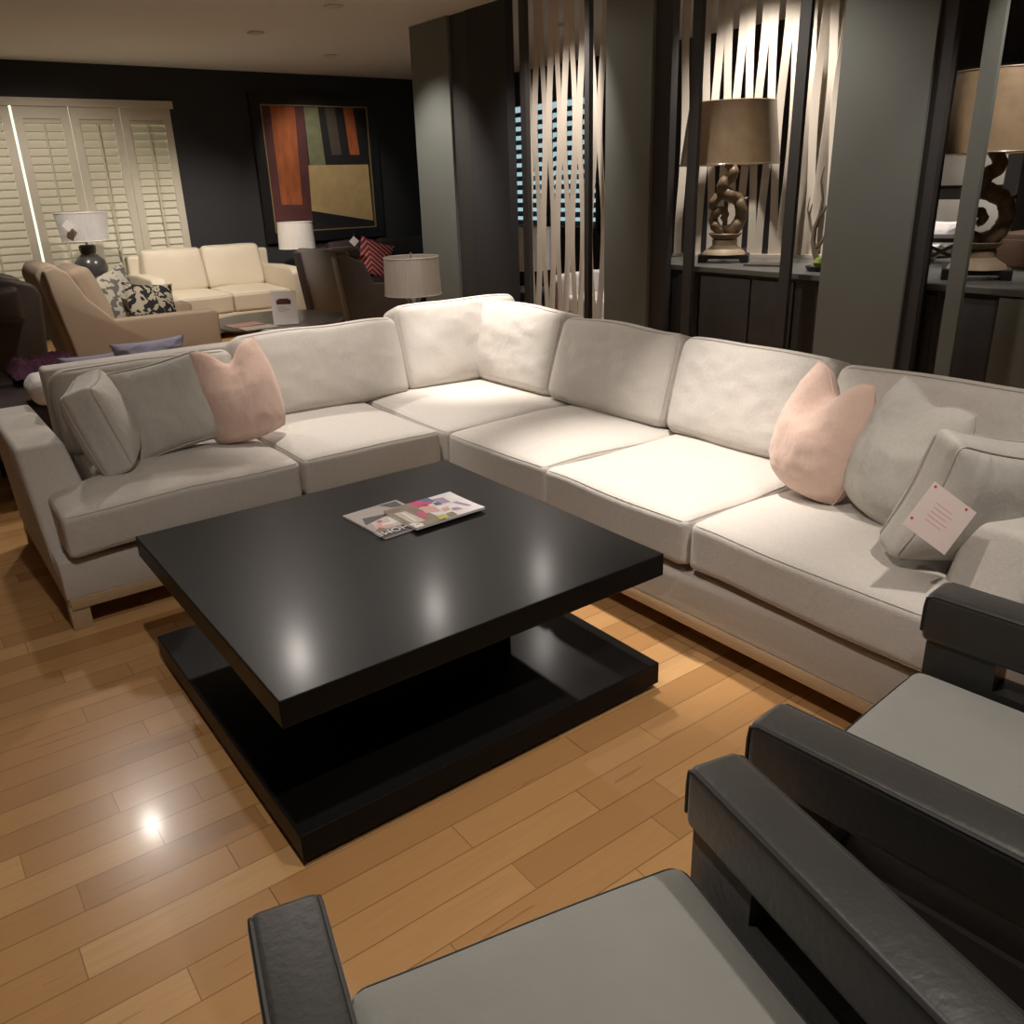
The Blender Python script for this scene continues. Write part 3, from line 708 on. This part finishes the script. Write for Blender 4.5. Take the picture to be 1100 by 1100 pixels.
# branch in a black dish
t = thing('branch_ornament', 'twisted grey driftwood branch with green ball in a black dish by the pier', 'ornament', (4.72, 3.155, .95))
obj('dish', lathe([(.001, 0), (.07, 0), (.085, .03), (.075, .03), (.06, .012), (.001, .012)], n=24), 'black', t)
obj('moss_ball', lathe([(.001, .012), (.028, .028), (.038, .05), (.028, .075), (.001, .088)], n=16), 'green', t)
bb = bmesh.new(); random.seed(3)
add_tube(bb, [(0, 0, .03), (-.01, .03, .10), (.0, .06, .17), (-.01, .05, .25), (0, .03, .33), (.0, .02, .42), (0, .045, .52), (0, .03, .60)], .012, n=8, radii=[.016, .018, .017, .015, .012, .009, .006, .003])
add_tube(bb, [(0, .06, .2), (0, .09, .27), (.01, .11, .33), (0, .09, .39)], .01, n=7, radii=[.011, .01, .007, .003])
add_tube(bb, [(0, .04, .3), (0, .0, .36), (.01, -.04, .41), (0, -.08, .44)], .01, n=7, radii=[.011, .009, .006, .003])
add_tube(bb, [(0, .05, .12), (0, .0, .17), (.01, -.03, .24), (.02, -.035, .29)], .01, n=7, radii=[.012, .01, .007, .004])
add_tube(bb, [(0, .09, .27), (0, .12, .36), (0, .11, .43)], .01, n=6, radii=[.007, .005, .002])
obj('branch', bb, 'branch', t)

# ------------------------------------------------------------------ twisted ribbon screens
def ribbon_screen(name, label, p0, p1, z0, z1, n, width, period, amp, phase=0, second=False, turn=30):
    p0, p1 = Vector(p0), Vector(p1); d = (p1 - p0); L = d.length; d.normalize(); nr = Vector((-d.y, d.x))
    ang = math.atan2(d.y, d.x)
    t = thing(name, label, 'screen', (p0.x, p0.y, z0), ang)
    layers = ((0, 0),) + (((.07, .5),) if second else ())
    for off, sh in layers:
        for i in range(n):
            bm = bmesh.new(); s = 1 if i % 2 else -1; K = 48; ring = []
            for k in range(K + 1):
                z = (z1 - z0) * k / K
                ph = 2 * PI * z / period + phase
                x = (i + .5 + sh) * L / n + s * amp * math.sin(ph)
                tw = R(turn) + s * R(24) * math.cos(ph) 
                w = width / 2; c_, s_ = math.cos(tw), math.sin(tw); th = .003
                ring.append([bm.verts.new((x - w * c_ + th * s_, off - w * s_ - th * c_, z)), bm.verts.new((x + w * c_ + th * s_, off + w * s_ - th * c_, z)),
                             bm.verts.new((x + w * c_ - th * s_, off + w * s_ + th * c_, z)), bm.verts.new((x - w * c_ - th * s_, off - w * s_ + th * c_, z))])
            for a, b in zip(ring, ring[1:]):
                for q in range(4): bm.faces.new((a[q], a[(q + 1) % 4], b[(q + 1) % 4], b[q]))
            bm.faces.new(ring[0]); bm.faces.new(ring[-1])
            obj('ribbon', bm, 'ribbon', t)
    obj('bottom_rail', box(0, L, -.03, .03 + (.07 if second else 0), 0, .02), 'ribbon', t, smooth=False)
    return t
ribbon_screen('ribbon_screen', 'screen of twisted pale ribbons between dark posts behind the sofa corner', (4.60, 5.93), (4.60, 5.20), .17, 2.84, 8, .046, 1.6, .021, 4.12)
ribbon_screen('ribbon_screen', 'narrow screen of twisted pale ribbons beside the middle pier', (4.60, 5.17), (4.60, 4.96), .17, 2.84, 2, .046, 1.6, .028, 4.12)
ribbon_screen('ribbon_screen', 'screen of twisted pale ribbons standing on the counter behind the left carved lamp', (5.04, 4.66), (5.38, 3.88), .95, 2.84, 11, .056, 1.5, .012, 1.2, turn=12)
ribbon_screen('ribbon_screen', 'dense double screen of pale ribbons on the counter behind the driftwood branch', (5.39, 3.86), (5.72, 3.20), .95, 2.84, 11, .056, 1.5, .014, .4, True, 10)

# ------------------------------------------------------------------ behind the screens
t = thing('table_lamp', 'table lamp with silver wrapped shade and slender mirrored body beyond the dark post', 'lamp', (5.6, 7.23, .45))
shade(t, 'lamp_shade', 'silver_shade', .25, .24, .21, .62)
obj('body', lathe([(.001, 0), (.10, 0), (.09, .02), (.03, .05), (.05, .12), (.03, .2), (.012, .22), (.012, .4), (.001, .4)], n=24), 'mercury', t)
t = thing('side_table', 'low dark side table beyond the dark post under the silver lamp', 'side table', (5.6, 7.23, 0))
obj('tabletop', box(-.26, .26, -.3, .3, .41, .45, bev=.003), 'cab', t); obj('pedestal', box(-.2, .2, -.24, .24, 0, .41), 'cab', t, smooth=False)
def small_sofa(name, label, loc, rz, mat, seam, W=1.9, D=.9, Hb=.86, sh=.45, arm_h=.64, cat='sofa', nseat=2, arms=True, aw=.16):
    """faces -y; origin under the middle of its back"""
    t = thing(name, label, cat, loc, rz)
    iw = W - 2 * aw
    obj('base', box(-W / 2 + .02, W / 2 - .02, -D + .03, -.05, .07, .27, bev=.015), mat, t)
    for x in (-W / 2 + .08, W / 2 - .08):
        for y in (-D + .09, -.1): obj('leg', box(x - .025, x + .025, y - .025, y + .025, 0, .08), 'black', t, smooth=False)
    for k in range(nseat):
        w = iw / nseat; cx = -iw / 2 + (k + .5) * w
        seat_cushion(t, cx, -D / 2 - .05, .265, w - .006, D - .16, sh - .265 - .02, 40 + k, .02, mat, r=.035, seam=seam)
        back_cushion(t, cx, -.22, sh - .04, w - .006, .17, Hb - sh, R(12), 0, 50 + k, mat=mat, seam=seam, fold=.002, crown=.025)
    obj('back_frame', box(-W / 2 + .03, W / 2 - .03, -.14, 0, .1, Hb - .10, bev=.03, seg=4), mat, t)
    if arms:
        for s in (-1, 1):
            pr = [(-D, .08), (-.02, .08), (-.02, arm_h - .02), (-D * .5, arm_h), (-D + .04, arm_h - .01), (-D - .02, arm_h - .06)]
            obj('arm', prism(pr, s * (W / 2 - aw), s * W / 2, 'x', .03), mat, t)
    return t
small_sofa('sofa', 'cream leather two-seat sofa against the dark wall below the shutters', (3.14, 10.42, 0), 0, 'cream', 'cream_seam', W=1.68, D=1.12, Hb=.97, sh=.49, arm_h=.70)
small_sofa('sofa', 'dark plum sofa in shadow left of the far pier, holding the red pillow', (5.45, 10.45, 0), 0, 'plum', 'plum', W=1.75, D=.95, Hb=.92, sh=.46)
small_sofa('sofa', 'bright white sofa glimpsed low through the ribbon screen', (6.5, 6.05, 0), R(-90), 'white_cloth', 'white_cloth', W=1.5, D=.95, Hb=.78, sh=.45)

# tan armchair seen from its side, facing right
t = thing('armchair', 'tan beige armchair seen from its side and back before the shutters', 'armchair', (1.2, 6.95, 0))
side = [(-.02, .10), (.98, .10), (1.0, .60), (.97, .63), (.22, .63), (.06, .80), (-.04, 1.00), (-.12, 1.05), (-.2, 1.02), (-.17, .8), (-.10, .40)]
for y0 in (0, .70): obj('side_panel', prism(side, y0, y0 + .14, 'y', .02), 'beige', t)
obj('seat_base', box(.0, .96, .14, .70, .10, .36, bev=.02), 'beige', t)
obj('seat_cushion', cushion(.76, .56, .16, .05, .025, 61)[0], 'beige', t, mw=Matrix.Translation((.58, .42, .43)))
bkp = [(-.06, .12), (.10, .30), (.10, .60), (.02, .85), (-.06, 1.02), (-.13, 1.07), (-.21, 1.05), (-.25, .98), (-.20, .75), (-.14, .4)]
obj('backrest', prism(bkp, .10, .74, 'y', .03), 'beige', t)
bm, wp = cushion(.56, .50, .16, .06, .04, 62)
obj('back_cushion', bm, 'beige', t, mw=Matrix.Translation((.11, .42, .78)) @ Matrix.Rotation(R(90), 4, 'Z') @ Matrix.Rotation(R(-18), 4, 'X') @ STAND)
for x in (.05, .9):
    for y in (.07, .77): obj('leg', box(x - .025, x + .025, y - .025, y + .025, 0, .11), 'black', t, smooth=False)
pillow('throw_pillow', 'black and cream scroll print pillow on the tan armchair', 'leafprint', (1.78, 7.26, .53), .44, .33, .13, R(20), R(18), R(8), 0, 71)
pillow('throw_pillow', 'grey and cream swirl print pillow behind the scroll print pillow', 'swirl', (1.62, 7.45, .53), .44, .44, .14, R(28), R(10), R(-14), 0, 72)

# brown chair at the far left edge
t = thing('armchair', 'dark taupe leather armchair cut by the left edge of the photo', 'armchair', (.30, 6.5, 0))
obj('side_panel', prism([(-.5, .08), (.52, .08), (.60, .92), (.56, .98), (.44, 1.02), (.30, 1.05), (-.5, 1.05)], 0, .16, 'y', .03), 'brown', t)
obj('side_panel', prism([(-.5, .08), (.52, .08), (.60, .92), (.56, .98), (.44, 1.02), (.30, 1.05), (-.5, 1.05)], .66, .82, 'y', .03), 'brown', t)
obj('seat_base', box(-.5, .5, .16, .66, .08, .42, bev=.02), 'brown', t)
obj('side_cushion', cushion(.42, .24, .10, .04, .03, 63)[0], 'brown', t, mw=Matrix.Translation((.26, -.03, .86)) @ Matrix.Rotation(R(90), 4, 'X'))
for x in (-.42, .44):
    for y in (.08, .74): obj('leg', box(x - .025, x + .025, y - .025, y + .025, 0, .09), 'black', t, smooth=False)

# cocoa armchair, back towards us
t = thing('armchair', 'cocoa brown armchair with satin back behind the white sign', 'armchair', (3.78, 7.95, 0), R(8))
obj('side_panel', prism([(.10, .08), (.92, .08), (.92, .54), (.40, .58), (.30, .80), (.04, .90), (-.02, .88), (.02, .6)], 0, .13, 'y', .02), 'cocoa', t)
obj('side_panel', prism([(.10, .08), (.92, .08), (.92, .54), (.40, .58), (.30, .84), (.04, .92), (-.02, .90), (.02, .6)], .72, .85, 'y', .02), 'plum', t)
obj('seat_base', box(.10, .90, .13, .72, .08, .40, bev=.02), 'plum', t)
obj('backrest', prism([(.12, .10), (.28, .12), (.26, .60), (.14, .93), (.0, .94), (.04, .6)], .05, .80, 'y', .03), 'cocoa', t)
for x in (.16, .86):
    for y in (.07, .78): obj('leg', box(x - .025, x + .025, y - .025, y + .025, 0, .09), 'black', t, smooth=False)
obj('rear_bolster', cushion(.40, .16, .12, .05, .01, 64)[0], 'cocoa', t, mw=Matrix.Translation((.32, .42, .87)))
pillow('throw_pillow', 'red and cream chevron pillow on the dark plum sofa', 'zigzag', (5.06, 9.78, .47), .44, .44, .12, R(-8), R(8), R(20), 0, 73)
cardtag((4.79, 9.62, .91), R(-25), .085, 'white diamond tag hanging beside the red chevron pillow')

# round table with sign and magazines
t = thing('display_table', 'low mottled grey table behind the left wing of the sectional', 'table', (2.86, 7.40, 0))
obj('tabletop', lathe([(.001, .40), (.58, .40), (.59, .415), (.58, .43), (.001, .43)], n=48), 'table_grey', t)
obj('pedestal', lathe([(.001, 0), (.25, 0), (.25, .02), (.08, .05), (.08, .40), (.001, .40)], n=24), 'black', t)
t = thing('counter_sign', 'white card sign with a small red sofa picture on the grey table', 'sign', (2.775, 7.0, .43), R(-25))
obj('card', box(-.105, .105, -.004, .004, .008, .285), 'white_paper', t, smooth=False)
obj('foot', box(-.105, .105, -.04, .04, 0, .008), 'chrome', t, smooth=False)
bm = bmesh.new()
for a in ((-.055, .05, .175, .20), (-.045, .04, .20, .222), (-.062, -.045, .175, .212), (.04, .057, .175, .212)): add_box(bm, a[0], a[1], -.006, -.004, a[2], a[3])
obj('sofa_picture', bm, 'maroon', t, smooth=False)
bm = bmesh.new()
for k in range(4): add_box(bm, -.06, .0 + .02 * (k % 3), -.0055, -.004, .155 - k * .014, .158 - k * .014)
obj('print_lines', bm, 'grey_ink', t, smooth=False)
for k, (x, y, rz, mat, lab) in enumerate(((2.50, 7.26, .1, 'cover blush', 'pink magazine lying flat on the grey table left of the sign'), (2.53, 7.02, .0, 'cover cream', 'cream magazine lying flat at the front of the grey table'))):
    m_ = thing('magazine', lab, 'magazine', (x, y, .43), rz, 'magazines on the grey table')
    obj('cover', box(-.14, .14, -.1, .1, .006, .008), mat, m_, smooth=False); obj('pages', box(-.138, .138, -.098, .098, 0, .006), 'white_paper', m_, smooth=False)
t = thing('price_card', 'small white folded card standing in front of the cocoa armchair', 'card', (2.95, 5.30, .535), R(-30))
obj('card', prism([(-.03, 0), (.03, 0), (.028, .09), (.0, .12), (-.03, .10)], -.002, .002, 'y'), 'white_paper', t, smooth=False)
obj('print', box(-.01, .016, -.004, -.002, .03, .06), 'cover blush', t, smooth=False)

# bench, throw and cushions just behind the left wing
t = thing('day_bed', 'black upholstered bench behind the left wing of the sectional', 'bench', (1.05, 5.25, 0))
obj('seat', box(-.75, .75, -.32, .32, .24, .50, bev=.03, seg=4), 'plum', t)
for x in (-.68, .68):
    for y in (-.26, .26): obj('leg', box(x - .025, x + .025, y - .025, y + .025, 0, .245), 'black', t, smooth=False)
pillow('throw_pillow', 'lavender pillow edge showing above the sofa back near the white cushion', 'lavender', (.90, 5.20, .50), .34, .18, .12, R(0), R(8), 0, 0, 81)
pillow('throw_pillow', 'lavender pillow edge showing above the sofa back near the tan armchair', 'lavender', (1.20, 5.12, .50), .42, .235, .12, R(5), R(8), 0, 0, 82)
t = thing('bolster', 'white bolster cushion end behind the left arm of the sectional', 'cushion', (.62, 4.98, .50))
obj('bolster_cover', cushion(.2, .3, .13, .06, .01, 83)[0], 'white_cloth', t, mw=Matrix.Translation((0, 0, .07)))
bm = bmesh.new(); nx, ny = 46, 34; G = []
for i in range(nx + 1):
    row = []
    for j in range(ny + 1):
        u, v = i / nx, j / ny; x = -.17 + .40 * u; y = -.22 + .42 * v
        z = .075 + .045 * noise.noise(Vector((u * 7, v * 6, 3))) + .03 * noise.noise(Vector((u * 17, v * 14, 9)))
        e = min(u, 1 - u, v, 1 - v); z *= min(1, e * 7 + .12)
        row.append(bm.verts.new((x + .02 * noise.noise(Vector((u * 5, v * 5, 1))), y + .02 * noise.noise(Vector((u * 5, v * 5, 7))), z + .005)))
    G.append(row)
for i in range(nx):
    for j in range(ny): bm.faces.new((G[i][j], G[i + 1][j], G[i + 1][j + 1], G[i][j + 1]))
bmesh.ops.solidify(bm, geom=bm.faces[:], thickness=.006)
th = thing('ottoman', 'black ottoman carrying the plum throw at the left edge', 'ottoman', (.55, 5.85, 0))
obj('seat', box(-.35, .32, -.24, .24, .10, .52, bev=.05, seg=4), 'plum', th)
for x in (-.28, .25):
    for y in (-.18, .18): obj('leg', box(x - .02, x + .02, y - .02, y + .02, 0, .105), 'black', th, smooth=False)
tag(obj('throw_blanket', bm, 'purple', None), 'crumpled plum purple knitted throw on the black ottoman', 'throw').location = (.70, 5.70, .53)

# painting on the back wall
P = thing('painting', 'large abstract painting in maroon, orange and ochre in a wide black frame', 'painting', (4.99, 10.8, 1.6))
pm = Matrix.Translation((-4.99, -10.8, -1.6))
bm = bmesh.new(); x0, x1, z0, z1 = 4.14, 5.83, .88, 2.62; iw = .125
for a in ((x0, x0 + iw, z0, z1), (x1 - iw, x1, z0, z1), (x0 + iw, x1 - iw, z0, z0 + iw), (x0 + iw, x1 - iw, z1 - iw, z1)): add_box(bm, a[0], a[1], 10.74, 10.80, a[2], a[3])
obj('frame', bm, 'black', P, smooth=False, mw=pm)
bm = bmesh.new(); e = .014; a0, a1, b0, b1 = x0 + iw, x1 - iw, z0 + iw, z1 - iw
for a in ((a0, a0 + e, b0, b1), (a1 - e, a1, b0, b1), (a0 + e, a1 - e, b0, b0 + e), (a0 + e, a1 - e, b1 - e, b1)): add_box(bm, a[0], a[1], 10.735, 10.76, a[2], a[3])
obj('gilt_edge', bm, 'gilt', P, smooth=False, mw=pm)
cv = bmesh.new(); mats = ['black_p', 'maroon', 'orange_p', 'olive_p', 'gold_leaf', 'brown']
add_box(cv, a0, a1, 10.77, 10.78, b0, b1)
def patch(mi, pts, k): quad(cv, [(x, 10.769 - k * .0006, z) for x, z in pts], mi)
patch(1, [(a0 + e, 1.10), (4.80, 1.12), (4.84, b1), (a0 + e, b1)], 1)
patch(2, [(4.40, 1.34), (4.68, 1.33), (4.72, b1), (4.40, b1)], 2)
patch(3, [(4.84, 1.80), (5.06, 1.80), (5.03, b1), (4.84, b1)], 1)
for k, (a, b) in enumerate(((5.16, 5.30), (5.42, 5.56))): patch(2 if k else 5, [(a, 1.92), (b, 1.92), (b - .04, b1), (a - .04, b1)], 1)
patch(4, [(4.80, 1.25), (5.68, 1.09), (5.67, 1.80), (4.82, 1.80)], 3)
obj('canvas', cv, mats, P, smooth=False, mw=pm)

# ------------------------------------------------------------------ beyond the right opening
t = thing('serving_table', 'small black table with crossed pale legs standing on the counter', 'table', (5.5, 2.80, .95), R(-30))
obj('tabletop', lathe([(.001, .145), (.2, .145), (.2, .17), (.001, .17)], n=32), 'black', t)
obj('crossed_leg', tube([(-.16, 0, .013), (.16, 0, .145)], .012, n=8), 'carved_pale', t); obj('crossed_leg', tube([(.16, .03, .013), (-.16, .03, .145)], .012, n=8), 'carved_pale', t)
pillow('throw_pillow', 'white pillow on top behind the small black table', 'white_cloth', (5.85, 3.08, .95), .34, .25, .16, R(-40), R(0), R(6), 0, 91)
pillow('throw_pillow', 'white pillow under the small black table', 'white_cloth', (5.62, 3.02, .95), .26, .11, .12, R(-40), R(0), R(4), 0, 92)
t = thing('tall_cabinet', 'tall dark cabinet with white lacquer panels seen behind the right carved lamp', 'cabinet', (6.9, 3.28, 0), 0)
obj('cabinet_body', box(-.2, .2, -.35, .34, 0, 2.2), 'cab', t, smooth=False)
for a, b in ((.30, .90), (1.0, 1.30), (1.40, 1.72)): obj('panel', box(-.215, -.2, -.25, .22, a, b, bev=.003), 'white_lacq', t)
t = thing('chest', 'red brown wooden chest behind the right carved lamp', 'chest', (5.6, 2.35, .95), R(0))
obj('carcass', box(-.2, .25, -.6, .12, 0, .20, bev=.004), 'brown_wood', t); obj('drawer', box(-.212, -.2, -.56, .08, .02, .17, bev=.003), 'brown_wood', t)

# ------------------------------------------------------------------ lights
def spot(loc, target, power, size=60, blend=.5, rad=.045, col=(1, .91, .825)):
    l = bpy.data.lights.new('spot', 'SPOT'); l.energy = power; l.spot_size = R(size); l.spot_blend = blend; l.shadow_soft_size = rad; l.color = col
    o = bpy.data.objects.new('ceiling_spot_or_fill', l); C.objects.link(o); o.location = loc
    o.rotation_euler = (Vector(target) - Vector(loc)).to_track_quat('-Z', 'Y').to_euler()
    return o
Z = CH - .06
SP = [ # location, target, W, cone, blend
    ((2.02, 2.30, Z), (2.22, 2.10, .4), 165, 42, .85),
    ((2.35, 3.75, Z), (2.68, 3.84, .6), 175, 35, .8),
    ((.71, 5.55, Z), (.80, 3.9, .5), 26, 95, .8),
    ((1.96, 5.53, Z), (1.5, 3.6, .5), 45, 95, .8),
    ((3.18, 5.50, Z), (2.2, 3.2, .4), 28, 95, .8),
    ((4.30, 5.45, Z), (2.6, 3.0, .4), 22, 95, .8),
    ((.4, 1.2, Z), (1.1, 1.9, 0), 46, 100, .8),  # added fill, lifts the front faces of the right wing
    ((1.6, .2, Z), (1.7, .4, 0), 55, 90, .8),
    ((3.3, 8.2, Z), (3.3, 9.8, .5), 105, 80, .7),
    ((1.2, 8.6, Z), (1.8, 10.3, 1.0), 68, 85, .7),
    ((1.45, 3.35, Z), (1.75, 3.65, .5), 70, 44, .8),  # added spot, brightens the left wing seat and back cushions
    ((2.55, 4.65, Z), (3.14, 5.43, .95), 22, 26, .7),  # added fill for the side of the silver lamp shade
    ((4.5, 9.2, Z), (5.0, 10.8, 1.55), 30, 60, .7),  # added spot, brightens the ochre in the painting
    ((1.7, 6.2, Z), (1.7, 7.0, .5), 60, 70, .7),
    ((3.4, 6.8, Z), (4.4, 7.0, 1.3), 60, 70, .8),
    ((3.6, 3.6, Z), (4.4, 3.0, 1.2), 40, 85, .8),
    ((4.75, 3.9, Z + .02), (5.2, 3.9, 1.2), 62, 110, .8),
    ((3.9, 4.9, Z), (4.6, 5.5, 1.2), 50, 80, .8),
    ((5.6, 6.6, Z), (6.2, 6.0, .5), 70, 70, .7),
    ((5.9, 2.6, Z), (5.9, 2.9, .9), 45, 90, .7),
    ((4.05, 1.5, Z), (4.86, 2.27, 1.3), 34, 46, .7),  # added spot, brightens the carved lamp at the right edge
]
for k, (a, b, w, s_, bl) in enumerate(SP):
    spot(a, b, w, s_, bl)
    bm = bmesh.new(); add_lathe_open(bm, [(.075, CH - .012), (.075, CH + .001), (.052, CH + .001), (.052, CH - .004), (.075, CH - .012)], 28, 0, 0)
    struct(obj('downlight_or_fill_trim', bm, 'white_lacq', ceil, mw=Matrix.Translation((a[0], a[1], 0))))  # ring for every spot, the added fills included

w = bpy.data.worlds.new('showroom air'); S.world = w; w.use_nodes = True
w.node_tree.nodes['Background'].inputs[0].default_value = (1, .9, .8, 1); w.node_tree.nodes['Background'].inputs[1].default_value = .02

# ------------------------------------------------------------------ camera
yaw, pitch, roll = R(36.3), .3631, -.0312
fw = Vector((0, math.cos(pitch), -math.sin(pitch))); up = Vector((0, math.sin(pitch), math.cos(pitch))); rt = Vector((1, 0, 0))
rt2 = rt * math.cos(roll) + up * math.sin(roll); up2 = -rt * math.sin(roll) + up * math.cos(roll)
rot = Matrix.Rotation(-yaw, 3, 'Z')
rt2, up2, fw = rot @ rt2, rot @ up2, rot @ fw
cd = bpy.data.cameras.new('cam'); cd.sensor_width = 36; cd.lens = 898 / 1100 * 36; cd.shift_x = -2 / 1100; cd.shift_y = -12.5 / 1100; cd.clip_start = .05
co = bpy.data.objects.new('camera', cd); C.objects.link(co)
mw = Matrix((rt2, up2, -fw)).transposed().to_4x4(); mw.translation = (0, 0, 1.517); co.matrix_world = mw
S.camera = co

S.view_settings.view_transform = 'Standard'; S.view_settings.look = 'None'; S.view_settings.exposure = 1.06; S.view_settings.gamma = 1
S.view_settings.use_curve_mapping = False
S.cycles.use_denoising = True; S.cycles.max_bounces = 8; S.cycles.diffuse_bounces = 5; S.cycles.glossy_bounces = 4
S.cycles.sample_clamp_indirect = 8
